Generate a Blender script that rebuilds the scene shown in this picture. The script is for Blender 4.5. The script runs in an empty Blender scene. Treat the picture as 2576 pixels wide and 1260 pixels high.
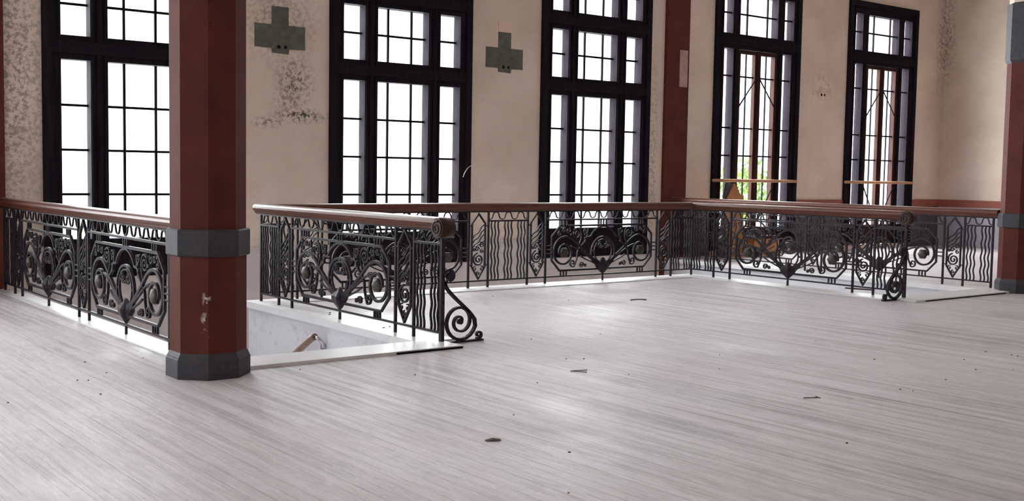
import bpy, bmesh, math, random
from mathutils import Vector, Matrix
random.seed(7)
scene = bpy.context.scene
COL = scene.collection
PI = math.pi
sin, cos, rad = math.sin, math.cos, math.radians

# ------------------------------------------------------------------ camera
cd = bpy.data.cameras.new('camera'); cam = bpy.data.objects.new('camera', cd); COL.objects.link(cam)
cd.sensor_fit = 'HORIZONTAL'; cd.sensor_width = 36.0; cd.lens = 2819.72 / 2576 * 36.0
cd.clip_start = 0.05; cd.clip_end = 300
F = Vector((0.610792, 0.7887126, -0.0697537)); R_ = Vector((0.79124874, -0.6112606, 0.01690895)); U = Vector((0.02930139, 0.06552038, 0.99742093))
M = Matrix((R_, U, -F)).transposed().to_4x4(); M.translation = Vector((0, 0, 1.5))
cam.matrix_world = M
scene.camera = cam

# ------------------------------------------------------------------ light
w = bpy.data.worlds.new('overcast_sky'); scene.world = w; w.use_nodes = True
bg = w.node_tree.nodes['Background']; bg.inputs[0].default_value = (0.94, 0.97, 1.0, 1); bg.inputs[1].default_value = 2.6
scene.view_settings.view_transform = 'Standard'; scene.view_settings.look = 'None'
scene.view_settings.exposure = 0.22; scene.view_settings.gamma = 1.0; scene.view_settings.use_curve_mapping = False

sl = bpy.data.lights.new('sky_fill_light', 'SUN'); sl.energy = 52.0; sl.angle = rad(140); sl.color = (.985, .985, 1.0)   # unseen wide lamp added to strengthen the sky light from the north-west
so = bpy.data.objects.new('sky_fill_light', sl); COL.objects.link(so); so.location = (-10, 30, 20)
so.rotation_euler = Vector((.18, -.86, -.42)).to_track_quat('-Z', 'Y').to_euler()

def portal(name, loc, rot, sx, sy):                  # daylight enters through each window opening
    l = bpy.data.lights.new(name, 'AREA'); l.shape = 'RECTANGLE'; l.size = sx; l.size_y = sy
    l.cycles.is_portal = True
    o = bpy.data.objects.new(name, l); o.location = loc; o.rotation_euler = rot; COL.objects.link(o)

WN = [-2.97, 1.05, 5.105, 9.03, 12.92, 17.07, 21.13]  # windows of the north wall (centres)
WW = [7.4, 11.4]                    # west wall windows (y)
WS = [-2.97]                          # south wall windows (x)
YN, XW, XE_, YS = 14.4, -5.4, 23.5, -8.0
for x in WN: portal('window_daylight', (x, YN + .3, 2.64), (rad(-90), 0, 0), 2.5, 5.2)
for y in WW: portal('window_daylight', (XW - .3, y, 2.64), (0, rad(-90), 0), 5.2, 2.5)
for x in WS: portal('window_daylight', (x, YS - .3, 2.64), (rad(90), 0, 0), 2.5, 5.2)

# ------------------------------------------------------------------ helpers
def tag(o, label=None, cat=None, group=None, kind=None):
    if label: o['label'] = label
    if cat: o['category'] = cat
    if group: o['group'] = group
    if kind: o['kind'] = kind
    return o
def empty(name, loc=(0, 0, 0), rz=0.0):
    o = bpy.data.objects.new(name, None); o.empty_display_size = .1
    o.location = loc; o.rotation_euler = (0, 0, rz); COL.objects.link(o); return o
class MB:
    def __init__(s): s.v = []; s.f = []; s.sm = []
    def box(s, x0, x1, y0, y1, z0, z1):
        b = len(s.v)
        s.v += [(x, y, z) for z in (z0, z1) for x, y in ((x0, y0), (x1, y0), (x1, y1), (x0, y1))]
        for q in ((3, 2, 1, 0), (4, 5, 6, 7), (0, 1, 5, 4), (1, 2, 6, 5), (2, 3, 7, 6), (3, 0, 4, 7)):
            s.f.append([b + k for k in q]); s.sm.append(False)
        return s
    def prism(s, pts, y0, y1):                       # polygon in x,z extruded along y
        b = len(s.v); n = len(pts)
        s.v += [(x, y0, z) for x, z in pts] + [(x, y1, z) for x, z in pts]
        s.f.append([b + k for k in range(n)]); s.f.append([b + n + k for k in reversed(range(n))])
        for k in range(n):
            j = (k + 1) % n; s.f.append([b + k, b + n + k, b + n + j, b + j])
        s.sm += [False] * (n + 2); return s
    def strip(s, pts, wd, dp, closed=False, y=0.0, taper=None):    # flat bar following a path in the x,z plane
        n = len(pts); b = len(s.v)
        for i in range(n):
            if closed: a, c = pts[i - 1], pts[(i + 1) % n]
            else: a, c = pts[max(i - 1, 0)], pts[min(i + 1, n - 1)]
            tx, tz = c[0] - a[0], c[1] - a[1]; L = math.hypot(tx, tz) or 1; nx, nz = -tz / L, tx / L
            k = 1.0
            if 0 < i < n - 1 or closed:              # mitre
                p, q = pts[i], a; ux, uz = p[0] - q[0], p[1] - q[1]; l2 = math.hypot(ux, uz) or 1
                k = 1.0 / max(.5, abs((-uz / l2) * nx + (ux / l2) * nz))
            h = wd / 2 * k * (taper(i / (n - 1)) if taper else 1)
            x, z = pts[i]
            s.v += [(x + nx * h, y - dp / 2, z + nz * h), (x - nx * h, y - dp / 2, z - nz * h), (x - nx * h, y + dp / 2, z - nz * h), (x + nx * h, y + dp / 2, z + nz * h)]
        for i in range(n if closed else n - 1):
            A = b + 4 * i; B = b + 4 * ((i + 1) % n)
            for k in range(4):
                j = (k + 1) % 4; s.f.append([A + k, A + j, B + j, B + k]); s.sm.append(False)
        if not closed:
            s.f.append([b + 3, b + 2, b + 1, b]); e = b + 4 * (n - 1); s.f.append([e, e + 1, e + 2, e + 3]); s.sm += [False, False]
        return s
    def tube(s, pts, r, n=10):                       # round bar along a 3D path
        b = len(s.v); m = len(pts); P = [Vector(p) for p in pts]; up = Vector((0, 0, 1))
        for i in range(m):
            t = (P[min(i + 1, m - 1)] - P[max(i - 1, 0)]).normalized()
            if abs(t.dot(up)) > .95: up = Vector((1, 0, 0))
            a = t.cross(up).normalized(); c = a.cross(t)
            rr = r(i / (m - 1)) if callable(r) else r
            for k in range(n):
                s.v.append(tuple(P[i] + (a * cos(2 * PI * k / n) + c * sin(2 * PI * k / n)) * rr))
        for i in range(m - 1):
            for k in range(n):
                j = (k + 1) % n; s.f.append([b + i * n + k, b + i * n + j, b + i * n + n + j, b + i * n + n + k]); s.sm.append(True)
        s.f.append([b + k for k in reversed(range(n))]); s.f.append([b + (m - 1) * n + k for k in range(n)]); s.sm += [False, False]
        return s
    def loft(s, rings, caps=True, smooth=False):
        b = len(s.v); n = len(rings[0])
        for r in rings: s.v += [tuple(p) for p in r]
        for i in range(len(rings) - 1):
            for k in range(n):
                j = (k + 1) % n; s.f.append([b + i * n + k, b + i * n + j, b + i * n + n + j, b + i * n + n + k]); s.sm.append(smooth)
        if caps:
            s.f.append([b + k for k in reversed(range(n))]); s.f.append([b + (len(rings) - 1) * n + k for k in range(n)]); s.sm += [False, False]
        return s
    def mesh(s, name, mat):
        me = bpy.data.meshes.new(name); me.from_pydata(s.v, [], s.f); me.polygons.foreach_set('use_smooth', s.sm)
        bm = bmesh.new(); bm.from_mesh(me); bmesh.ops.recalc_face_normals(bm, faces=bm.faces); bm.to_mesh(me); bm.free()
        me.materials.append(mat); return me
    def build(s, name, mat, parent=None, loc=(0, 0, 0)):
        return put(name, s.mesh(name, mat), parent, loc)
def put(name, me, parent=None, loc=(0, 0, 0)):
    o = bpy.data.objects.new(name, me); o.location = loc; COL.objects.link(o)
    if parent: o.parent = parent
    return o
def copy_tree(o, parent=None):
    c = o.copy(); COL.objects.link(c)
    if parent: c.parent = parent
    for ch in list(o.children): copy_tree(ch, c)
    return c
def arc(cx, cz, r, a0, a1, n=16):
    return [(cx + r * cos(rad(a0 + (a1 - a0) * k / n)), cz + r * sin(rad(a0 + (a1 - a0) * k / n))) for k in range(n + 1)]
def spiral(cx, cz, r0, r1, a0, turns, n=26):         # turns < 0 runs clockwise
    return [(cx + (r0 + (r1 - r0) * k / n) * cos(rad(a0) + turns * 2 * PI * k / n), cz + (r0 + (r1 - r0) * k / n) * sin(rad(a0) + turns * 2 * PI * k / n)) for k in range(n + 1)]
def smooth(pts, sub=5):                              # Catmull-Rom
    out = []; n = len(pts)
    for i in range(n - 1):
        p0, p1, p2, p3 = pts[max(i - 1, 0)], pts[i], pts[i + 1], pts[min(i + 2, n - 1)]
        for k in range(sub):
            t = k / sub
            out.append(tuple(.5 * (2 * b + (c - a) * t + (2 * a - 5 * b + 4 * c - d) * t * t + (3 * b - a - 3 * c + d) * t ** 3) for a, b, c, d in zip(p0, p1, p2, p3)))
    return out + [pts[-1]]
def mir(pts): return [(-x, z) for x, z in pts]

# ------------------------------------------------------------------ materials
class N:                                             # small node helper
    def __init__(s, name, rough=.6, spec=.3, metal=0.0):
        s.m = bpy.data.materials.new(name); s.m.use_nodes = True; s.t = s.m.node_tree; s.b = s.t.nodes['Principled BSDF']
        s.b.inputs['Roughness'].default_value = rough; s.b.inputs['Specular IOR Level'].default_value = spec; s.b.inputs['Metallic'].default_value = metal
        g = s.t.nodes.new('ShaderNodeNewGeometry'); s.pos = g.outputs['Position']
    def n(s, typ, **kw):
        d = s.t.nodes.new('ShaderNode' + typ)
        for k, v in kw.items(): setattr(d, k, v)
        return d
    def L(s, a, b): s.t.links.new(a, b)
    def val(s, sock, v):
        if isinstance(v, (int, float, tuple)): sock.default_value = v
        else: s.L(v, sock)
    def math(s, op, a, b=0.0, clamp=False):
        d = s.n('Math', operation=op, use_clamp=clamp); s.val(d.inputs[0], a); s.val(d.inputs[1], b); return d.outputs[0]
    def scale(s, v):                                 # position multiplied per axis
        d = s.n('VectorMath', operation='MULTIPLY'); s.L(s.pos, d.inputs[0]); d.inputs[1].default_value = v; return d.outputs[0]
    def noise(s, sc, vec=None, detail=4.0, rough=.6, dist=0.0):
        d = s.n('TexNoise'); d.inputs['Scale'].default_value = sc; d.inputs['Detail'].default_value = detail; d.inputs['Roughness'].default_value = rough; d.inputs['Distortion'].default_value = dist
        s.L(vec if vec is not None else s.pos, d.inputs['Vector']); return d.outputs['Fac']
    def rng(s, v, a, b, c=0.0, d=1.0):
        m = s.n('MapRange'); s.val(m.inputs[0], v); 
        for k, x in enumerate((a, b, c, d)): m.inputs[k + 1].default_value = x
        return m.outputs[0]
    def blob(s, c, r):                               # soft patch around a place
        a = s.n('VectorMath', operation='SUBTRACT'); s.L(s.pos, a.inputs[0]); a.inputs[1].default_value = c
        b = s.n('VectorMath', operation='DIVIDE'); s.L(a.outputs[0], b.inputs[0]); b.inputs[1].default_value = r
        l = s.n('VectorMath', operation='LENGTH'); s.L(b.outputs[0], l.inputs[0]); return s.rng(l.outputs['Value'], 1.0, .3)
    def mix(s, f, a, b):
        d = s.n('Mix', data_type='RGBA'); s.val(d.inputs[0], f)
        for k, v in ((6, a), (7, b)): s.val(d.inputs[k], tuple(v) + (1,) if isinstance(v, tuple) and len(v) == 3 else v)
        return d.outputs[2]
    def color(s, v): s.val(s.b.inputs['Base Color'], tuple(v) + (1,) if isinstance(v, tuple) else v); return s
    def bump(s, h, st=.3, dist=.01):
        d = s.n('Bump'); d.inputs['Strength'].default_value = st; d.inputs['Distance'].default_value = dist; s.L(h, d.inputs['Height']); s.L(d.outputs[0], s.b.inputs['Normal']); return s
MAT = {}
# plaster wall with mould specks and painted corner shade
a = N('stained_plaster', .9, .1)
big = a.noise(.9, detail=5); c = a.mix(a.rng(big, .35, .65), (.80, .665, .565), (.69, .56, .465))
c = a.mix(a.math('MULTIPLY', a.rng(a.noise(30), .5, .75), .35), c, (.58, .48, .41))
sp = a.noise(17, detail=6, rough=.75)
mask = None
for cc, rr, st in [((7.25, YN, 2.72), (.36, 60, .45), .8), ((7.15, YN, 2.45), (.30, 60, .22), .6), ((7.35, YN, 2.24), (.55, 60, .13), 1.0), ((6.85, YN, 2.13), (.3, 60, .1), .8), ((3.4, YN, 2.6), (.75, 60, 2.6), .62), ((7.0, YN, 3.5), (.8, 60, .7), .45), ((23.45, 14.4, 4.6), (.35, .35, 1.6), .7), ((14.3, YN, 1.6), (.15, 60, 2.4), .45)]:
    b_ = a.math('MULTIPLY', a.blob(cc, rr), st); mask = b_ if mask is None else a.math('MAXIMUM', mask, b_)
spk = a.math('MULTIPLY', a.rng(sp, .465, .57), mask, True)
spk = a.math('ADD', spk, a.math('MULTIPLY', a.rng(sp, .68, .76), .35), True)
c = a.mix(spk, c, (.095, .08, .055))
cd2 = a.blob((23.5, 14.4, 3.4), (.75, .75, 2.8)); c = a.mix(a.math('MULTIPLY', cd2, a.rng(a.noise(2.2), .3, .7, .1, .5)), c, (.46, .37, .27))  # shade of the wall corner painted in, along with yellowish mould stains
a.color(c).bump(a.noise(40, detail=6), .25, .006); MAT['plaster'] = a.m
# dusty boards (run along y)
a = N('dusty_floorboards', .5, .6)
sx = a.n('SeparateXYZ'); a.L(a.pos, sx.inputs[0]); X = sx.outputs[0]; Y = sx.outputs[1]
u = a.math('DIVIDE', X, .083); fl = a.math('FLOOR', u); fr = a.math('FRACT', u)
wn = a.n('TexWhiteNoise', noise_dimensions='1D'); a.L(fl, wn.inputs['W'])
seg = a.math('FLOOR', a.math('ADD', a.math('DIVIDE', Y, 2.7), a.math('MULTIPLY', wn.outputs[0], 7.0)))
wn2 = a.n('TexWhiteNoise', noise_dimensions='2D'); cx = a.n('CombineXYZ'); a.L(fl, cx.inputs[0]); a.L(seg, cx.inputs[1]); a.L(cx.outputs[0], wn2.inputs['Vector'])
grain = a.noise(1.0, a.scale((55, 1.6, 1)), detail=6, rough=.7, dist=.6); streak = a.noise(1.0, a.scale((11, .28, 1)), detail=6, rough=.7)
dust = a.rng(a.noise(.55, detail=5, rough=.6), .38, .66); fine = a.noise(5, detail=6, rough=.7)
c = a.mix(wn2.outputs[0], (.56, .505, .535), (.63, .575, .605))
wear = a.rng(a.noise(.35, detail=4), .36, .62)
c = a.mix(a.math('MULTIPLY', a.math('MULTIPLY', a.rng(streak, .47, .58), .8), wear), c, (.19, .165, .175))
scf = a.noise(1.0, a.scale((26, 4.5, 1)), detail=8, rough=.8, dist=.8)
c = a.mix(a.math('MULTIPLY', a.rng(scf, .52, .62), .26), c, (.22, .195, .21)); c = a.mix(a.math('MULTIPLY', a.rng(scf, .47, .38), .4), c, (.82, .78, .80))
c = a.mix(a.math('MULTIPLY', a.rng(grain, .5, .72), .55), c, (.30, .26, .27))
gap = a.math('MULTIPLY', a.rng(a.math('ABSOLUTE', a.math('SUBTRACT', fr, .5)), .455, .49), a.math('MULTIPLY', a.rng(fine, .35, .6, .1, .9), a.rng(streak, .42, .52, .25, 1.0)))
c = a.mix(gap, c, (.13, .11, .115))
c = a.mix(a.math('MULTIPLY', dust, .45), c, (.67, .615, .645)); c = a.mix(a.math('MULTIPLY', a.rng(fine, .55, .75), .25), c, (.80, .76, .78))
a.color(c); a.L(a.rng(a.math('ADD', a.math('MULTIPLY', dust, .5), a.math('MULTIPLY', grain, .5)), .2, .75, .44, .72), a.b.inputs['Roughness'])
a.bump(a.math('SUBTRACT', a.math('ADD', a.math('MULTIPLY', grain, .3), a.math('MULTIPLY', scf, .5)), gap), .4, .005); MAT['floor'] = a.m
# red pillar paint with chips
a = N('red_pillar_paint', .7, .12)
c = a.mix(a.rng(a.noise(3, detail=5), .35, .7), (.125, .033, .025), (.092, .025, .020))
c = a.mix(a.math('MULTIPLY', a.rng(a.noise(60, detail=5), .5, .7), .3), c, (.10, .03, .025))
chip = a.math('MULTIPLY', a.rng(a.noise(11, detail=5, rough=.7), .52, .57), a.math('MAXIMUM', a.blob((3.125, 7.53, .56), (.03, .2, .12)), a.blob((3.11, 7.53, .38), (.025, .2, .12))), True)
c = a.mix(chip, c, (.62, .56, .52)); c = a.mix(a.rng(a.noise(34, detail=3), .76, .78), c, (.5, .42, .38))
a.color(c).bump(a.noise(50, detail=6), .3, .004); MAT['red'] = a.m
a = N('slate_grey_paint', .6, .3); c = a.mix(a.rng(a.noise(25, detail=6), .35, .7), (.056, .055, .064), (.040, .040, .047)); a.color(c).bump(a.noise(70), .3, .003); MAT['slate'] = a.m
a = N('wrought_iron', .58, .2); c = a.mix(a.rng(a.noise(30, detail=5), .4, .7), (.016, .013, .018), (.045, .036, .045)); a.color(c).bump(a.noise(90), .15, .002); MAT['iron'] = a.m
a = N('bronzed_iron', .5, .5); c = a.mix(a.rng(a.noise(40), .4, .6), (.06, .048, .034), (.026, .022, .018)); a.color(c); MAT['bronze'] = a.m
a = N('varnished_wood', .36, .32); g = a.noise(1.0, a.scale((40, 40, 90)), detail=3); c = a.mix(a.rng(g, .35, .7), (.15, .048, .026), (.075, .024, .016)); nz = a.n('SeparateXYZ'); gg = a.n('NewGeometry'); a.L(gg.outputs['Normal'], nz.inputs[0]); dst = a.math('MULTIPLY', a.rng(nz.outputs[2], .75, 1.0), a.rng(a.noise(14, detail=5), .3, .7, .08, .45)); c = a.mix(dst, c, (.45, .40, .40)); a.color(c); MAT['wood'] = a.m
a = N('worn_brown_wood', .4, .5); a.color(a.mix(a.rng(a.noise(1.0, a.scale((60, 6, 6))), .35, .7), (.26, .15, .10), (.19, .105, .07))); MAT['railwood'] = a.m
a = N('shaded_varnished_wood', .4, .25); a.color(a.mix(a.noise(30), (.05, .02, .013), (.028, .013, .010))); MAT['shadedwood'] = a.m  # darker copy of the varnished wood, shade painted into the rolled end
a = N('white_marble', .35, .4); v = a.noise(2.2, detail=8, rough=.65, dist=1.6); c = a.mix(a.rng(v, .45, .7), (.84, .83, .84), (.76, .75, .78)); c = a.mix(a.rng(a.noise(25, detail=5), .66, .8), c, (.45, .42, .4)); a.color(c); MAT['marble'] = a.m
a = N('lavender_white_plaster', .7, .2); c = a.mix(a.rng(a.noise(1.5, detail=6), .35, .7), (.74, .73, .77), (.67, .66, .70)); c = a.mix(a.math('MULTIPLY', a.rng(a.noise(9, detail=6, rough=.7), .55, .7), .4), c, (.38, .36, .38)); a.color(c); MAT['stairwall'] = a.m
a = N('grey_stone', .6, .3); v = a.noise(3, detail=6); c = a.mix(a.rng(v, .35, .7), (.66, .585, .56), (.56, .49, .47)); a.color(c); MAT['stone'] = a.m
a = N('dark_window_wood', .8, .02); g = a.noise(1.0, a.scale((30, 30, 2)), detail=4); c = a.mix(a.rng(g, .35, .7), (.013, .011, .015), (.024, .019, .023)); a.color(c); MAT['frame'] = a.m
a = N('brown_door_wood', .7, .04); g = a.noise(1.0, a.scale((30, 30, 2)), detail=4); c = a.mix(a.rng(g, .35, .7), (.05, .024, .02), (.034, .017, .015)); a.color(c); MAT['doorwood'] = a.m
a = N('dark_dado_tone', .55, .3); c = a.mix(a.rng(a.noise(4, detail=5), .35, .7), (.10, .09, .11), (.065, .06, .072)); a.color(c); MAT['darkdado'] = a.m  # darker tone than the dado on the east wall
a = N('grey_blue_dado_paint', .6, .3); c = a.mix(a.rng(a.noise(4, detail=5), .35, .7), (.45, .44, .51), (.39, .38, .44)); a.color(c); MAT['dado'] = a.m
a = N('red_dado_paint', .6, .3); c = a.mix(a.rng(a.noise(4, detail=5), .35, .7), (.34, .10, .07), (.26, .08, .055)); a.color(c); MAT['reddado'] = a.m
a = N('pale_pine', .5, .3); g = a.noise(1.0, a.scale((3, 60, 60)), detail=3); c = a.mix(g, (.50, .25, .13), (.62, .36, .21)); a.color(c); MAT['pine'] = a.m
a = N('tan_board', .6, .3); c = a.mix(a.rng(a.noise(6), .35, .7), (.50, .22, .08), (.42, .17, .06)); a.color(c); MAT['tan'] = a.m
a = N('grey_green_render', .95, .1); c = a.mix(a.rng(a.noise(9, detail=6, rough=.7), .35, .68), (.155, .155, .125), (.095, .098, .08)); a.color(c).bump(a.noise(60, detail=5), .3, .005); MAT['patch'] = a.m
a = N('patched_plaster', .9, .1); c = a.mix(a.rng(a.noise(11, detail=6, rough=.7), .42, .66), (.80, .65, .55), (.56, .45, .37)); a.color(c); MAT['patch_light'] = a.m
a = N('pinkish_plaster', .9, .1); a.color((.80, .58, .48)); MAT['pink'] = a.m
a = N('black_hole_and_shade', .9, .1); a.color((.012, .012, .012)); MAT['hole_shade'] = a.m
a = N('pale_plate', .6, .3); a.color(a.mix(a.rng(a.noise(8), .4, .6), (.46, .32, .28), (.38, .24, .21))); MAT['plate'] = a.m
a = N('chrome', .2, .5, 1.0); a.color((.55, .54, .54)); MAT['chrome'] = a.m
a = N('dry_debris', .9, .1); a.color(a.mix(a.noise(80), (.07, .05, .04), (.16, .12, .09))); MAT['debris'] = a.m
a = N('pale_wire', .5, .3); a.color((.75, .72, .70)); MAT['wire'] = a.m
a = N('leaf_green', .6, .3); a.color(a.mix(a.noise(2), (.10, .22, .04), (.22, .34, .08))); MAT['leaf'] = a.m
a = N('tree_bark', .9, .1); a.color((.09, .07, .05)); MAT['bark'] = a.m
a = N('white_ceiling', .9, .1); a.color((.72, .68, .64)); MAT['ceiling'] = a.m
a = N('dusty_window_glass', .05, .5)
t = a.n('BsdfTransparent'); t.inputs[0].default_value = (.95, .97, .97, 1); gl = a.n('BsdfGlossy'); gl.inputs['Roughness'].default_value = .02
df = a.n('BsdfDiffuse'); df.inputs[0].default_value = (.7, .72, .7, 1)
m1 = a.n('MixShader'); m1.inputs[0].default_value = .04; a.L(t.outputs[0], m1.inputs[1]); a.L(gl.outputs[0], m1.inputs[2])
m2 = a.n('MixShader'); a.L(a.rng(a.noise(1.6, detail=5), .5, .75, .0015, .012), m2.inputs[0]); a.L(m1.outputs[0], m2.inputs[1]); a.L(df.outputs[0], m2.inputs[2])
a.L(m2.outputs[0], a.t.nodes['Material Output'].inputs[0]); MAT['glass'] = a.m

# ------------------------------------------------------------------ room shell
ZF = -.012; ZC = 6.6; ZL = -2.1
xL, xR, xD, xE, YB = 3.3639, 5.4756, 12.4738, 14.7123, 11.6814
def S(o, label=None): return tag(o, label, None, None, 'structure')
def wall_boxes(cs, lo, hi, f):
    e = lo
    for c_ in cs: f(e, c_ - 1.24, -2.3, ZC); f(c_ - 1.24, c_ + 1.24, -2.3, .08); f(c_ - 1.24, c_ + 1.24, 5.2, ZC); e = c_ + 1.24
    f(e, hi, -2.3, ZC)
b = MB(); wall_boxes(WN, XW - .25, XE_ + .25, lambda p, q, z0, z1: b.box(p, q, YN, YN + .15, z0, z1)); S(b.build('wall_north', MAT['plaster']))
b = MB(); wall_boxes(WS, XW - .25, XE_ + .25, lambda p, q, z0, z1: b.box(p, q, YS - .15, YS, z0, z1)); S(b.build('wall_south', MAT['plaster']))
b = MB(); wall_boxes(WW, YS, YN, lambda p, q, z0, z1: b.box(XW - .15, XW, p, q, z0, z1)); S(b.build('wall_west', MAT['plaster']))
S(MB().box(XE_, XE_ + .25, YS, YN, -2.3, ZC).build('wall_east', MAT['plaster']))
S(MB().box(XW - .25, XE_ + .25, YS - .25, YN + .25, ZC, ZC + .2).build('ceiling', MAT['ceiling']))
b = MB()
b.box(XW, XE_, YS, 7.79, -.3, ZF); b.box(XW, 3.26, 7.79, YN, -.3, ZF); b.box(5.73, 12.2, 7.79, 11.41, -.3, ZF); b.box(14.97, XE_, 7.79, YN, -.3, ZF)
S(b.build('floor', MAT['floor']), 'dusty grey-white floorboards running towards the windows')
S(MB().box(3.2, 15.0, 7.8, YN, ZL - .2, ZL).build('floor_landing', MAT['stone']))
# marble kerbs and thresholds
def trim(i, bx, label, mat='marble'):
    o = MB()
    for q in bx: o.box(*q)
    return S(o.build('trim_%d' % i, MAT[mat]), label)
trim(1, [(3.26, 3.50, 8.2, YN - .1, -.07, 0)], 'white marble kerb under the left stair railing')
trim(2, [(5.33, 5.73, 8.2, 11.82, -.07, 0)], 'white marble kerb under the railing right of the red pillar')
trim(3, [(5.73, 12.2, 11.41, 11.82, -.07, 0)], 'white marble kerb under the long back railing')
trim(4, [(12.2, 12.6, 8.2, 11.82, -.07, 0)], 'white marble kerb under the railing with the right scroll foot')
trim(5, [(14.57, 14.97, 8.2, YN - .1, -.07, 0)], 'white marble kerb under the far right railing')
trim(6, [(3.26, 5.52, 7.79, 8.2, -.07, .012), ], 'white marble threshold at the head of the left stair')
trim(7, [(12.3, 14.97, 7.77, 8.2, -.07, .012)], 'white marble threshold at the head of the right stair')
trim(8, [(5.52, 5.73, 7.79, 8.2, -.07, ZF), (12.2, 12.3, 7.79, 8.2, -.07, ZF)], 'floor fillets beside the thresholds', 'floor')
trim(14, [(4.85, 5.51, 7.776, 7.79, ZF, .003), (12.5, 14.4, 7.762, 7.77, ZF, .0)], 'painted shade strip along the front of the marble thresholds', 'hole_shade')  # black boxes stand for the shadow gap below the threshold edge
# walls below the kerbs
def swall(n_, q, mat='stairwall'): return S(MB().box(*q).build('wall_' + n_, MAT[mat]))
swall('stair_left', (3.28, 3.47, 8.2, YN, ZL, -.07)); swall('stair_inner_left', (5.37, 5.56, 8.2, 11.78, ZL, -.07))
swall('landing_back', (5.56, 12.38, 11.6, 11.78, ZL, -.07)); swall('stair_inner_right', (12.38, 12.56, 8.2, 11.78, ZL, -.07)); swall('stair_right', (14.61, 14.8, 8.2, YN, ZL, -.07))
for x0, x1, lb in ((3.475, 5.365, 'marble stair flight going down behind the red pillar'), (12.565, 14.605, 'marble stair flight going down between the two right railings')):
    b = MB()
    for k in range(13): b.box(x0, x1, 8.2 + .29 * k, 8.2 + .29 * (k + 1), ZL, -.16 * (k + 1))
    tag(b.build('stair_flight', MAT['marble']), lb, 'stairs')
# stone wainscot of the stair bay
b = MB(); e = xL + .29
for c_ in WN[2:5]: b.box(e, c_ - 1.24, YN - .03, YN, ZL, .41); b.box(c_ - 1.24, c_ + 1.24, YN - .03, YN, ZL, .075); e = c_ + 1.24
b.box(e, xE - .29, YN - .03, YN, ZL, .41)
b.box(xL + .29, xE - .29, YN - .035, YN - .03, .0, .008)
S(b.build('trim_9', MAT['stone']), 'grey stone wainscot along the stair landing')
# dado of the right-hand bay
def dado(ivs, z0, z1, th):
    b = MB()
    for p, q in ivs: b.box(p, q, YN - th, YN, z0, z1)
    return b
iv = [(xE + .3, 15.83), (18.31, 19.89), (22.37, XE_)]; ivl = [(XW, WN[0] - 1.24), (WN[0] + 1.24, WN[1] - 1.24), (WN[1] + 1.24, xL - .3)]
S(dado(iv + ivl, ZF, .88, .015).build('trim_10', MAT['darkdado'])); S(dado(iv + ivl, .88, 1.04, .025).build('trim_11', MAT['reddado']))
S(MB().box(XE_ - .015, XE_, YS, YN - .03, ZF, .88).build('trim_12', MAT['dado'])); S(MB().box(XE_ - .025, XE_, YS, YN - .03, .88, 1.04).build('trim_13', MAT['reddado']))

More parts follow.
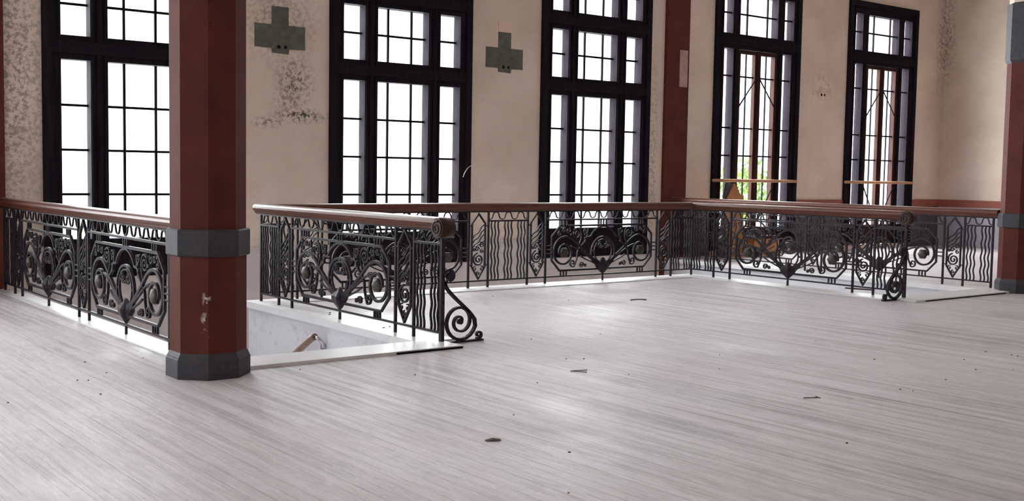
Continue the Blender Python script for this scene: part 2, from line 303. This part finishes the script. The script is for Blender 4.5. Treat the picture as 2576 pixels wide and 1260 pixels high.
# ------------------------------------------------------------------ windows
TOP = (4.18, 4.94, 4.565)
def lights(b, g, cols, z0, z1, vbars, hbars, yg, m=.03):
    for (p, q) in cols: g.box(p - .008, q + .008, yg - .003, yg + .003, z0 - .008, z1 + .008)
    for v in vbars: b.box(v - m / 2, v + m / 2, yg - .014, yg + .014, z0, z1)
    for h in hbars:
        for (p, q) in cols: b.box(p, q, yg - .016, yg + .016, h - m / 2, h + m / 2)
def make_window(kind):
    root = empty('window_1'); S(root)
    fr = MB(); gb = MB(); gl = MB(); y0, y1 = -.02, .15
    fr.box(-1.24, -1.02, y0, y1, .08, 5.2); fr.box(1.02, 1.24, y0, y1, .08, 5.2); fr.box(-1.02, 1.02, y0, y1, 4.94, 5.2)
    for s in (-1, 1):
        fr.box(min(s * 1.13, s * 1.24), max(s * 1.13, s * 1.24), -.055, y0, .08, 5.2)
        fr.box(min(s * 1.02, s * 1.05), max(s * 1.02, s * 1.05), -.035, y0, .08, 5.2)
    fr.box(-1.24, 1.24, -.055, y0, 5.08, 5.2)
    if kind == 'A':
        yg = .10
        for s in (-1, 1):
            p, q = sorted((s * .445, s * .66)); fr.box(p, q, y0, y1, .08, 4.94)
            for t in (.46, .62): p, q = sorted((s * t, s * (t + .03))); fr.box(p, q, -.035, y0, .57, 4.94)
            p, q = sorted((s * .52, s * .585)); fr.box(p, q, -.045, y0, .57, 4.94)
        for z0, z1 in ((.08, .57), (2.795, 3.09), (3.88, 4.18)):
            for p, q in ((-1.02, -.66), (-.445, .445), (.66, 1.02)): fr.box(p, q, y0, y1, z0, z1)
        for z0, z1 in ((2.87, 3.02), (3.95, 4.11)): fr.box(-1.13, 1.13, -.05, -.02, z0, z1)
        cols = [(-1.02, -.66), (-.445, .445), (.66, 1.02)]
        for z0, z1, hb in ((.57, 2.795, (1.13, 1.685, 2.24)), (3.09, 3.88, (3.485,)), (4.18, 4.94, (4.565,))): lights(gb, gl, cols, z0, z1, (-.205, .205), hb, yg)
        fr.build('window_frame', MAT['frame'], root)
        pn = MB()
        for p, q in ((-1.0, -.68), (-.42, -.02), (.02, .42), (.68, 1.0)): pn.box(p, q, -.035, y0, .16, .5)
        pn.build('bottom_panel', MAT['frame'], root)
    else:
        yg = .04
        for s in (-1, 1):
            p, q = sorted((s * .57, s * .72)); fr.box(p, q, y0, y1, .08, 3.9)
            p, q = sorted((s * .61, s * .68)); fr.box(p, q, -.045, y0, .08, 3.9)
            p, q = sorted((s * .98, s * 1.02)); fr.box(p, q, y0, y1, .08, 3.9)
            p, q = sorted((s * .55, s * .75)); fr.box(p, q, y0, y1, 4.18, 4.94)
            p, q = sorted((s * .72, s * .98)); fr.box(p, q, y0, y1, .08, .5)
        fr.box(-1.02, 1.02, y0, y1, 3.9, 4.18); fr.box(-1.13, 1.13, -.05, -.02, 3.96, 4.10)
        lights(gb, gl, [(-1.02, -.75), (-.55, .55), (.75, 1.02)], 4.18, 4.94, (-.295, .295), (4.565,), yg)
        lights(gb, gl, [(-.98, -.72), (.72, .98)], .5, 3.9, (), (1.885, 2.41, 3.39), yg)
        fr.build('window_frame', MAT['frame'], root)
        for s in (-1, 1):
            lf = MB(); lg = MB(); lb_ = MB()
            def bx(m_, p, q, *r): p, q = sorted((s * p, s * q)); m_.box(p, q, *r)
            bx(lf, .003, .085, -.01, .07, .09, 3.89); bx(lf, .50, .568, -.01, .07, .09, 3.89); bx(lf, .085, .50, -.01, .07, .09, .5); bx(lf, .085, .50, -.01, .07, 3.82, 3.89); bx(lf, .003, .035, -.03, -.01, .09, 3.89)
            for p, q in ((.12, .46),): bx(lf, p, q, -.025, -.01, .16, .43)
            bx(lg, .077, .508, yg - .003, yg + .003, .49, 3.83)
            bx(lb_, .292 - .011, .292 + .011, yg - .012, yg + .012, .5, 3.82)
            for h in (1.885, 2.41, 3.39): bx(lb_, .085, .50, yg - .014, yg + .014, h - .014, h + .014)
            d = lf.build('door_leaf', MAT['doorwood'], root); lg.build('glass', MAT['glass'], d); lb_.build('glazing_bars', MAT['frame'], d)
            br = MB(); br.tube([(s * .06, -.02, 3.36), (s * .53, -.02, 2.82)], .013, 6); br.tube([(s * .53, -.02, 1.30), (s * .10, -.02, .62)], .013, 6); br.build('brace', MAT['frame'], d)
    gb.build('glazing_bars', MAT['frame'], root); gl.build('glass', MAT['glass'], root)
    return root
WA = make_window('A'); WB = make_window('B'); fa = fb = True; wi = 0
wl = {5.105: 'tall dark-framed window behind the left stair railing, partly hidden by the red pillar', 9.03: 'tall dark-framed window between the two grey-green cross patches', 12.92: 'tall dark-framed window just left of the red wall pilaster', 17.07: 'tall narrow-leafed window just right of the red wall pilaster', 21.13: 'tall narrow-leafed window nearest the right corner'}
def place_window(src, used, loc, rz, label):
    global wi
    wi += 1
    o = src if not used else copy_tree(src)
    o.name = 'window_%d' % wi; o.location = loc; o.rotation_euler = (0, 0, rz)
    if 'label' in o: del o['label']
    if label: o['label'] = label
ua = ub = False
for x in WN[2:5]: place_window(WA, ua, (x, YN, 0), 0, wl[x]); ua = True
for x in WN[5:]: place_window(WB, ub, (x, YN, 0), 0, wl[x]); ub = True
for x in WN[:2]: place_window(WB, True, (x, YN, 0), 0, None)
for y in WW: place_window(WB, True, (XW, y, 0), PI / 2, None)
for x in WS: place_window(WB, True, (x, YS, 0), PI, None)
# wooden guard bars across the two right windows
for x, lb in ((17.05, 'pale wooden guard bar across the window right of the red pilaster'), (21.1, 'pale wooden guard bar across the window nearest the right corner')):
    g = empty('guard_bar', (x, YN - .09, 1.41)); tag(g, lb, 'guard bar')
    MB().tube([(-1.24, 0, 0), (1.2, 0, 0)], .03, 12).build('bar', MAT['pine'], g)
    for s in (-1.15, 1.12): MB().box(s - .015, s + .015, 0, .036, -.02, .02).build('bracket', MAT['iron'], g)

# ------------------------------------------------------------------ pillars and pilasters
def octo(r, z): return [(r * cos(rad(22.5 + 45 * k)), r * sin(rad(22.5 + 45 * k)), z) for k in range(8)]
def pillar(loc, label):
    g = empty('octagonal_pillar', loc); tag(g, label, 'pillar')
    MB().loft([octo(.272, .17), octo(.272, .885)]).build('lower_shaft', MAT['red'], g)
    MB().loft([octo(.268, 1.06), octo(.268, 3.08)]).build('upper_shaft', MAT['red'], g)
    MB().loft([octo(.30, 0), octo(.30, .135), octo(.292, .145), octo(.292, .15), octo(.272, .185)]).build('base', MAT['slate'], g)
    MB().loft([octo(.285, .875), octo(.297, .885), octo(.297, 1.06), octo(.285, 1.07)]).build('collar', MAT['slate'], g)
    MB().loft([octo(.27, 3.08), octo(.297, 3.12), octo(.297, 3.86), octo(.27, 3.88)]).build('upper_collar', MAT['slate'], g)
    MB().loft([octo(.272, 3.88), octo(.272, ZC - ZF)]).build('plaster_shaft', MAT['plaster'], g)
pillar((3.235, 7.79, ZF), 'large red octagonal pillar with grey collar in the left foreground')
pillar((14.77, 7.80, ZF), 'red octagonal pillar with grey collar at the right edge')
for x, lb in ((3.13, 'red wall pilaster at the left edge beside the first window'), (14.82, 'red wall pilaster with a pale plate between the third and fourth window')):
    g = empty('wall_pilaster', (x, YN, ZL)); tag(g, lb, 'pilaster')
    MB().box(-.29, .29, -.06, -.002, 0, ZC - ZL).build('shaft', MAT['red'], g)
    if x > 10: MB().box(.04, .24, -.075, -.06, 3.09 - ZL, 3.75 - ZL).build('plate', MAT['plate'], g)['label'] = 'pale pinkish grey plate'
# cross shaped patches
def cross(cx, z0, z1, zt, hw, th, mat, label, top=None, zb=3.09):
    g = empty('wall_patch', (cx, YN, z0)); tag(g, label, 'wall patch')
    pts = [(-hw, 0), (-.13, 0), (-.12, zb - z0), (.13, zb - z0 - .01), (.14, -.005), (hw, 0), (hw, z1 - z0), (th, z1 - z0), (th, zt - z0), (-th, zt - z0), (-th, z1 - z0), (-hw, z1 - z0)]
    MB().prism(pts, -.008, -.001).build('patch', mat, g)
    for k, r in ((-.02, .028), (.08, .024)): MB().prism([(k + r * cos(t * PI / 4), .02 + r * sin(t * PI / 4)) for t in range(8)], -.012, -.008).build('socket_hole', MAT['hole_shade'], g)
    if top: MB().box(-th, th, -.009, -.001, zt - z0, zt - z0 + .16).build('plaster_stub', MAT['pink'], g)['label'] = 'pinkish plaster stub above the patch'
cross(7.025, 3.155, 3.475, 3.725, .38, .127, MAT['patch'], 'grey-green cross-shaped patch on the wall right of the big red pillar')
cross(10.93, 3.15, 3.47, 3.72, .37, .127, MAT['patch'], 'grey-green cross-shaped patch with pink stub between second and third window', True)
cross(19.085, 3.16, 3.46, 3.69, .30, .11, MAT['patch_light'], 'faint plaster-coloured cross patch between the two right windows')

# ------------------------------------------------------------------ wrought iron railings
IR = MAT['iron']; DP = .026
CACHE = {}
def cached(key, fn):
    if key not in CACHE: CACHE[key] = fn()
    return CACHE[key]
SW, NW, WD, ED = 2.1014, .3136, .6529, .4474
def wave_pts(L, per):
    n = max(2, round(L / per)); P = []
    for k in range(n * 12 + 1):
        t = k / 12; ph = t * 2 * PI
        P.append((.02 + (L - .04) * k / (n * 12) - L / 2 + .011 * sin(ph * 2), .931 - .047 * cos(ph)))
    return P
def m_wave(L): return MB().strip(wave_pts(L, .218), .011, .016).mesh('wave_trim', IR)
def m_topbar(L): return MB().box(-L / 2, L / 2, -.014, .014, .853, .873).mesh('top_bar', IR)
def curl(cx, cz, r, a0=0, t=1.4): return spiral(cx, cz, r, r * .12, a0, t, 22)
def m_scroll_frame():
    b = MB(); o = [(-.80, .168), (.80, .168), (.94, .31), (.94, .64), (.80, .78), (-.80, .78), (-.94, .64), (-.94, .31)]
    b.strip(o, .022, DP, True)
    for s in (-1, 1):
        for k in (-.05, 0, .05):
            b.box(s * .725 + k - .008, s * .725 + k + .008, -.01, .01, .78, .853); b.box(s * .725 + k - .008, s * .725 + k + .008, -.01, .01, .095, .168)
            p, q = sorted((s * .94, s * 1.045)); b.box(p, q, -.01, .01, .457 + k * 1.1 - .008, .457 + k * 1.1 + .008)
    for k in (-.05, 0, .05): b.box(k - .008, k + .008, -.01, .01, .78, .853)
    return b.mesh('scroll_panel', IR)
def m_volute(s):
    b = MB()
    P = [(-.03, .20), (-.11, .265), (-.22, .335), (-.40, .465), (-.53, .572), (-.62, .618)]
    C = (-.722, .412)
    for k in range(27):
        a_ = 80 + 470 * k / 26; r = .222 - .137 * (k / 26) ** .8; P.append((C[0] + r * cos(rad(a_)), C[1] + r * sin(rad(a_))))
    P = smooth(P, 3); P2 = smooth([(-.05, .21), (-.2, .30), (-.36, .395), (-.50, .47), (-.60, .50)], 5); P3 = smooth([(-.05, .20), (-.2, .262), (-.33, .31), (-.42, .355)], 4)
    Q = smooth([(-.42, .49), (-.475, .42), (-.485, .34), (-.515, .262)], 5) + curl(-.563, .265, .062, -20, -1.3)[2:]
    ff = (lambda p: p) if s < 0 else mir
    b.strip(ff(P), .026, DP); b.strip(ff(P2), .018, DP * .9); b.strip(ff(P3), .014, DP * .8); b.strip(ff(Q), .016, DP * .9)
    return b.mesh('volute', IR)
def one(name, pts, wd, dp=DP * .8): return MB().strip(pts, wd, dp).mesh(name, IR)
def m_curls(s):
    ff = (lambda p: p) if s < 0 else mir
    L = [one('curl', ff(curl(cx, cz, r, a0, t)), .013) for cx, cz, r, a0, t in ((-.80, .675, .036, 90, 1.3), (-.73, .725, .034, 200, 1.3), (-.645, .715, .042, 60, -1.3), (-.49, .665, .068, 150, 1.5), (-.335, .705, .05, 30, -1.4), (-.40, .232, .042, 0, 1.5), (-.335, .222, .026, 180, -1.2))]
    L += [one('scroll_stem', ff(smooth([(-.545, .72), (-.47, .745), (-.42, .70), (-.415, .60), (-.45, .52)], 4)), .014), one('scroll_stem', ff(smooth([(-.29, .72), (-.30, .64), (-.33, .57), (-.36, .53)], 4)), .013)]
    for x, z in ((.335, .655), (.335, .60), (.335, .55), (.80, .74), (.585, .655)): L.append(MB().tube([(s * x, -.014, z), (s * x, .014, z)], .016, 8).mesh('bead', IR))
    return L
def m_ring():
    b = MB(); o = arc(0, .395, .222, -28, 208, 30)
    b.strip(smooth([(.02, .12), (.10, .20)], 2) + o + [(-.10, .20), (-.02, .12)], .022, DP)
    b.strip(arc(0, .415, .165, 0, 360, 36)[:-1], .014, DP * .8, True)
    for a_ in (0, 50, 130, 180, 230, 310): b.tube([(.165 * cos(rad(a_)), 0, .415 + .165 * sin(rad(a_))), (.205 * cos(rad(a_)), 0, .405 + .205 * sin(rad(a_)))], .012, 6)
    return b.mesh('ring', IR)
def m_ring_curls():
    return [one('curl', curl(x, .505, .04, 90, 1.3 if x < 0 else -1.3), .012) for x in (-.055, .055)] + [one('ring_swag', smooth([(-.13, .50), (-.05, .455), (0, .48), (.05, .455), (.13, .50)], 4), .012)]
def m_arch():
    P = smooth([(-.44, .475), (-.36, .54), (-.30, .63)], 4)[:-1] + arc(0, .488, .275, 150, 30, 24)
    return MB().strip(P + smooth([(.30, .63), (.36, .54), (.44, .475)], 4)[1:], .018, DP).mesh('arch', IR)
def m_boss():
    b = MB(); rings = []
    for s in (-1, 1):
        rs = []
        for k in range(6):
            t = k / 5 * PI / 2; r0 = .07 * cos(t); y = s * (.008 + .034 * sin(t))
            rs.append([(max(.002, r0 * (1 + .09 * cos(6 * a_ * PI / 12) * cos(t))) * cos(2 * PI * a_ / 24), y, max(.002, r0 * (1 + .09 * cos(6 * a_ * PI / 12) * cos(t))) * sin(2 * PI * a_ / 24)) for a_ in range(24)])
        b.loft(rs, True, True)
    return b.mesh('boss', MAT['bronze'])
def m_bud():
    b = MB(); rs = []
    for z, r in ((.06, .010), (.10, .018), (.125, .045), (.16, .085), (.20, .115), (.235, .118), (.262, .085), (.285, .045), (.312, .03), (.325, .008)):
        rs.append([(r * (1 + .14 * cos(5 * t * PI / 10)) * cos(2 * PI * t / 20), .52 * r * (1 + .14 * cos(5 * t * PI / 10)) * sin(2 * PI * t / 20), z) for t in range(20)])
    b.loft(rs, True, False); b.box(-.011, .011, -.011, .011, 0, .07)
    return b.mesh('leaf_bud', IR)
def m_loz():
    b = MB(); b.strip([(0, .118), (.105, .275), (.105, .832), (0, .958), (-.105, .832), (-.105, .275)], .018, DP, True)
    for s in (-1, 1):
        p, q = sorted((s * .105, s * NW / 2))
        for z in (.80, .295): b.box(p, q, -.009, .009, z - .007, z + .007)
    return b.mesh('lozenge_panel', IR)
def m_loz_spiral():
    b = MB(); b.strip(spiral(0, .366, .088, .012, 100, 1.9, 40), .017, DP * .8)
    return b.mesh('spiral', IR)
def m_loz_waves():
    return [one('wavy_rod', smooth([(-.098, .64 + dz), (-.06, .685 + dz), (-.02, .705 + dz), (.02, .742 + dz), (.05, .79 + dz), (.098, .825 + dz)], 4), .013) for dz in (0, -.062, -.124)]
def m_loz_curls():
    L = [one('curl', curl(cx, cz, r, a0, t), .011, DP * .7) for cx, cz, r, a0, t in ((.045, .555, .04, 120, -1.2), (-.02, .50, .035, 0, 1.2), (.06, .475, .03, 90, 1.2), (-.07, .49, .025, 180, -1.2), (-.055, .25, .034, 60, 1.2), (.055, .25, .034, 120, -1.2), (0, .19, .028, 90, 1.2))]
    return L + [one('wavy_rod', smooth([(.098, .62), (.06, .59), (.0, .56), (-.05, .53)], 4), .012)]
def puts(key, fn, g):
    for me in cached(key, fn): put(me.name.split('.')[0], me, g)
def m_baluster():
    return MB().strip([(.008 * sin(2 * PI * (z - .09) / .19), z) for z in [.09 + .77 * k / 62 for k in range(63)]], .015, .018).mesh('baluster', IR)
def m_post(w_=.024, h=.985): return MB().box(-w_ / 2, w_ / 2, -w_ / 2, w_ / 2, 0, h).mesh('post', IR)
PROF = [(-.035, .99), (.035, .99), (.045, 1.0), (.052, 1.016), (.066, 1.03), (.075, 1.05), (.072, 1.072), (.055, 1.089), (.028, 1.097), (-.028, 1.097), (-.055, 1.089), (-.072, 1.072), (-.075, 1.05), (-.066, 1.03), (-.052, 1.016), (-.045, 1.0)]
def panel(root, kind, x0, L):
    c0 = (x0 + L / 2, 0, 0)
    if kind == 'S':
        g = put('scroll_panel', cached('S', m_scroll_frame), root, c0)
        for s in (-1, 1):
            put('volute', cached(('vol', s), lambda: m_volute(s)), g); puts(('cur', s), lambda: m_curls(s), g)
            put('boss', cached('boss', m_boss), g, (s * .722, 0, .41))['label'] = 'bronze coloured boss'
        put('ring', cached('ring', m_ring), g); puts('rc', m_ring_curls, g); put('arch', cached('arch', m_arch), g); put('leaf_bud', cached('bud', m_bud), g)
        put('top_bar', cached(('tb', L), lambda: m_topbar(L)), g); put('wave_trim', cached(('wv', L), lambda: m_wave(L)), g)
    elif kind == 'N':
        g = put('lozenge_panel', cached('N', m_loz), root, c0)
        put('spiral', cached('sp', m_loz_spiral), g); puts('wr', m_loz_waves, g); puts('lc', m_loz_curls, g)
    else:
        g = put('baluster_panel', cached(('tb', L), lambda: m_topbar(L)), root, c0)
        put('wave_trim', cached(('wv', L), lambda: m_wave(L)), g)
        n = 3 if L > .6 else 2
        for k in range(n):
            for j in (-1, 0, 1): put('baluster', cached('bal', m_baluster), g, ((k - (n - 1) / 2) * L / n * 1.0 + j * .054, 0, 0))
def railing(loc, rz, seq, label, ext=(0, 0), end=None, foot=0, posts=(1, 1)):
    root = empty('stair_railing', loc, rz); tag(root, label, 'railing')
    x = 0.0
    for i, (k, L) in enumerate(seq):
        last = i == len(seq) - 1
        if i or posts[0]: put('post', cached('post', m_post), root, (x, 0, 0))
        panel(root, k, x, L); x += L
    if end: put('post', cached('endpost', lambda: m_post(.036, .99)), root, (x, 0, 0))
    elif posts[1]: put('post', cached('post', m_post), root, (x, 0, 0))
    MB().box(0 if posts[0] else .014, x - (0 if posts[1] else .014), -.012, .012, .08, .098).build('bottom_rail', IR, root)
    MB().box(-ext[0], x + ext[1], -.024, .024, .975, .992).build('iron_strap', IR, root)
    a_, b_ = -ext[0], x + ext[1]
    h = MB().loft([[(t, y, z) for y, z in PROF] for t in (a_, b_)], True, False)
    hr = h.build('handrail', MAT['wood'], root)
    if end:                                          # rolled end of the handrail
        v = MB(); cz = 1.006; xr = b_ + .012
        for y0_, y1_, r_ in ((-.07, .07, .088), (-.078, -.07, .072), (.07, .078, .072)):
            n_ = 32; q = len(v.v)
            v.v += [(xr + r_ * cos(2 * PI * t / n_), y, cz + r_ * sin(2 * PI * t / n_)) for y in (y0_, y1_) for t in range(n_)]
            for t in range(n_): v.f.append([q + t, q + (t + 1) % n_, q + n_ + (t + 1) % n_, q + n_ + t]); v.sm.append(True)
            v.f.append([q + t for t in range(n_)]); v.f.append([q + n_ + t for t in range(n_)]); v.sm += [False, False]
        vo = v.build('rolled_end', MAT['shadedwood'], root); vo['label'] = 'rolled end of the handrail with its shade painted in'
        for sg in (-1, 1):
            MB().tube([(xr + p, sg * .079, cz + z) for p, z in spiral(0, 0, .062, .012, 60, 1.6, 34)], .007, 6).build('end_scroll', MAT['shadedwood'], vo)
    if foot:                                         # scroll bracket bracing the end post, built across the railing (local -y or +y)
        f_ = MB(); C = (.195, .175)
        P = [(.018, .50), (.06, .43), (.15, .34), (.25, .27), (.315, .20)]
        P += [(C[0] + r * cos(rad(t)), C[1] + r * sin(rad(t))) for r, t in [(.14 - .0001 * k * k * 1.1, -10 - k * 14) for k in range(14)]]
        sp_ = []
        for k in range(46):
            t = 0 - k * 16; r = .165 * (1 - k / 45) ** .8 + .012
            sp_.append((C[0] + r * cos(rad(t)), C[1] + r * sin(rad(t))))
        path = smooth([(.02, .535), (.05, .475), (.13, .395), (.225, .315), (.30, .25), (.352, .19)], 4) + sp_[1:]
        f_.strip(path, .024, .032, taper=lambda t: 1.15 - .45 * t)
        f_.strip(smooth([(.03, .50)], 1) + spiral(.075, .58, .075, .03, 235, -.95, 20), .022, .032)
        f_.tube([(.08, -.02, .585), (.08, .02, .585)], .036, 14); f_.tube([(C[0], -.02, C[1]), (C[0], .02, C[1])], .026, 12)
        f_.strip(spiral(.40, .045, .038, .01, 230, 1.3, 20), .016, .03)
        f_.box(.0, .445, -.02, .02, ZF + .001, .006)
        o = f_.build('scroll_foot', IR, root, (x, 0, 0)); o.rotation_euler = (0, 0, PI / 2 * foot)
    return root
N_, S_, E_, W_ = ('N', NW), ('S', SW), ('W', ED), ('W', WD)
railing((xL, 14.171, 0), -PI / 2, [E_, N_, S_, N_, S_, N_, ('W', .42)], 'long iron railing left of the big red pillar, ending against it', (.09, .07))
railing((xR, YB, 0), -PI / 2, [E_, N_, S_, N_, E_], 'iron railing right of the big red pillar, ending in the large scroll foot', (.075, .0), True, 1)
railing((xR, YB, 0), 0, [E_, N_, S_, N_, W_, N_, S_, N_, E_], 'long dark back railing running straight across in front of the windows', (-.078, -.078), posts=(0, 0))
railing((xD, YB, 0), -PI / 2, [E_, N_, S_, N_, E_], 'iron railing right of centre, ending in the smaller scroll foot', (.075, .0), True, -1)
railing((xE, 14.171, 0), -PI / 2, [E_, N_, S_, N_, S_, N_, ('W', .42)], 'farthest iron railing, ending against the right-hand red pillar', (.09, .085))
# handrail on the wall of the left stair
g = empty('wall_handrail', (5.37, 10.02, -.20)); tag(g, 'wooden handrail sloping down the white stair wall', 'handrail')
MB().tube([(-.09, 0, .02), (-.09, .06, .0), (-.09, 1.3, -.70)], .034, 14).build('rail', MAT['railwood'], g)
MB().tube([(-.09, .0, .02)] + [(-.09 + .075 * k / 8, -.03 - .045 * sin(PI * k / 8), .02 - .10 * k / 8) for k in range(1, 9)] + [(-.002, -.02, -.09)], .02, 10).build('bracket', MAT['chrome'], g)
MB().tube([(-.014, -.02, -.09), (-.001, -.02, -.09)], .05, 16).build('rosette', MAT['chrome'], g)

# ------------------------------------------------------------------ things by the right windows, wire
g = empty('pointed_board', (16.1, 14.0, ZF)); tag(g, 'tan pointed board standing in front of the window beside the red pilaster', 'board')
MB().prism([(-.20, 0), (.24, 0), (.22, 1.15), (.13, 1.17), (-.04, 1.37), (-.27, 1.05)], 0, .03).build('face_board', MAT['tan'], g)
MB().prism([(-.36, 0), (-.16, 0), (-.04, 1.37), (-.22, 1.39), (-.30, 1.05)], .034, .07).build('back_board', MAT['darkdado'], g)
g = empty('wooden_box', (16.75, 13.95, ZF)); tag(g, 'low orange-brown wooden box on the floor under the window, seen through the right railings', 'box')
b = MB(); b.box(-.36, .36, -.18, .18, 0, .34); b.build('body', MAT['tan'], g); MB().box(-.39, .39, -.20, .20, .342, .39).build('lid', MAT['doorwood'], g)
o = MB().tube(smooth([(10.285, YN - .07, 1.60), (10.24, YN - .10, 1.59), (10.16, YN - .12, 1.55), (10.10, YN - .12, 1.47), (10.08, YN - .11, 1.41)], 5), .005, 6).build('loose_wire', MAT['wire'])
tag(o, 'thin pale loose wire sticking out from the edge of the second window', 'wire')

# ------------------------------------------------------------------ debris on the floor
def twig(loc, pts, r, label, name='twig', cat='twig'):
    o = MB().tube([(x, y, r + .001) for x, y in pts], r, 6).build(name, MAT['debris'], None, (loc[0], loc[1], ZF)); tag(o, label, cat)
DX, DY = Vector((.79, -.61)), Vector((.61, .79))
def d2(l): return [tuple(DX * p + DY * q) for p, q in l]
twig((9.423, 9.675), d2([(-.09, -.03), (-.02, .03), (.06, .05), (.10, .02), (.07, -.02)]), .006, 'dark hooked twig on the bright floor in front of the long back railing')
twig((5.625, 6.407), d2([(.06, -.07), (-.06, -.02), (.07, .03)]), .003, 'thin V-shaped twig in the middle of the floor')
twig((6.283, 4.74), d2([(-.055, -.02), (-.045, .0), (.05, .02), (.045, .05), (.065, .0)]), .003, 'thin straight twig with forked end on the right-hand floor')
twig((12.96, 9.1), [(-.05, .14), (.0, .02), (.06, -.16), (.10, -.22)], .012, 'brown stick lying behind the railing with the smaller scroll foot', 'stick', 'stick')
o = MB().prism([(-.045, 0), (.0, .012), (.045, .004), (.02, -.0), (-.02, -.0)], -.02, .02).build('dry_leaf', MAT['debris'], None, (3.746, 4.983, ZF)); o.rotation_euler = (0, 0, -.5); tag(o, 'dry brown leaf scrap on the nearer floorboards, low in the middle', 'leaf')
SP = [(7.108, 7.795), (6.342, 7.878), (6.028, 6.8), (5.85, 6.085), (8.552, 6.422), (11.806, 7.768), (7.753, 4.622), (4.25, 5.443), (3.929, 4.536), (5.903, 6.878), (8.102, 5.484), (7.099, 4.582), (7.138, 4.504), (7.146, 6.34), (9.934, 9.293), (2.368, 8.018), (2.43, 7.979), (3.075, 8.7), (2.639, 8.74), (2.629, 8.203), (1.783, 7.493), (2.346, 7.446), (3.868, 7.576), (4.48, 6.934), (8.679, 10.092), (8.141, 10.876), (5.051, 6.197), (6.628, 5.877), (3.422, 3.95), (5.389, 3.807), (9.327, 5.189), (9.357, 4.968), (9.34, 4.905), (8.373, 4.734), (8.749, 5.057), (8.635, 4.569)]
def chip_mesh(sd):
    rr = random.Random(sd); n = 7; P = [((.006 + .005 * rr.random()) * cos(2 * PI * k / n), (.006 + .005 * rr.random()) * sin(2 * PI * k / n)) for k in range(n)]
    return MB().loft([[(x, y, 0) for x, y in P], [(x * .9, y * .9, .003) for x, y in P], [(x * .45, y * .45, .006) for x, y in P]]).mesh('debris_speck', MAT['debris'])
CM = [chip_mesh(k) for k in range(4)]
for k, (x, y) in enumerate(SP):
    o = put('debris_speck', CM[k % 4], None, (x, y, ZF)); o.scale = [random.uniform(.7, 1.15)] * 3; o.rotation_euler = (0, 0, random.uniform(0, 6))
    tag(o, 'small dark speck of debris on the dusty floorboards', 'debris', 'specks of debris on the floor')
KP = [(5.629, 10.357), (5.56, 10.236), (5.527, 9.112), (5.618, 9.152)]
for k, (x, y) in enumerate(KP):
    o = put('debris_speck', CM[k % 4], None, (x, y, 0)); o.scale = [1.3] * 3
    tag(o, 'small dark speck on the marble kerb right of the big red pillar', 'debris', 'specks on the marble kerb')

# ------------------------------------------------------------------ a tree outside the fourth window
g = empty('tree', (24.45, 21.0, -3.1)); tag(g, 'green tree seen through the window right of the red pilaster', 'tree')
MB().tube([(0, 0, 0), (.1, 0, 2), (.0, .1, 3.6)], lambda t: .16 - .08 * t, 10).build('trunk', MAT['bark'], g)
lv = MB(); rr = random.Random(3)
for k in range(900):
    d = Vector((rr.gauss(0, 1), rr.gauss(0, 1), rr.gauss(0, 1))).normalized() * rr.random() ** .4
    c_ = Vector((d.x * .8, d.y * .9, 4.2 + d.z * 1.0)); q = Vector((rr.gauss(0, 1), rr.gauss(0, 1), rr.gauss(0, 1))).normalized(); r2 = q.cross(Vector((0, 0, 1))).normalized() * .05; q = q * .12
    b0 = len(lv.v); lv.v += [tuple(c_ - q), tuple(c_ + r2), tuple(c_ + q), tuple(c_ - r2)]; lv.f.append([b0, b0 + 1, b0 + 2, b0 + 3]); lv.sm.append(False)
tag(lv.build('foliage', MAT['leaf'], g), kind='stuff')
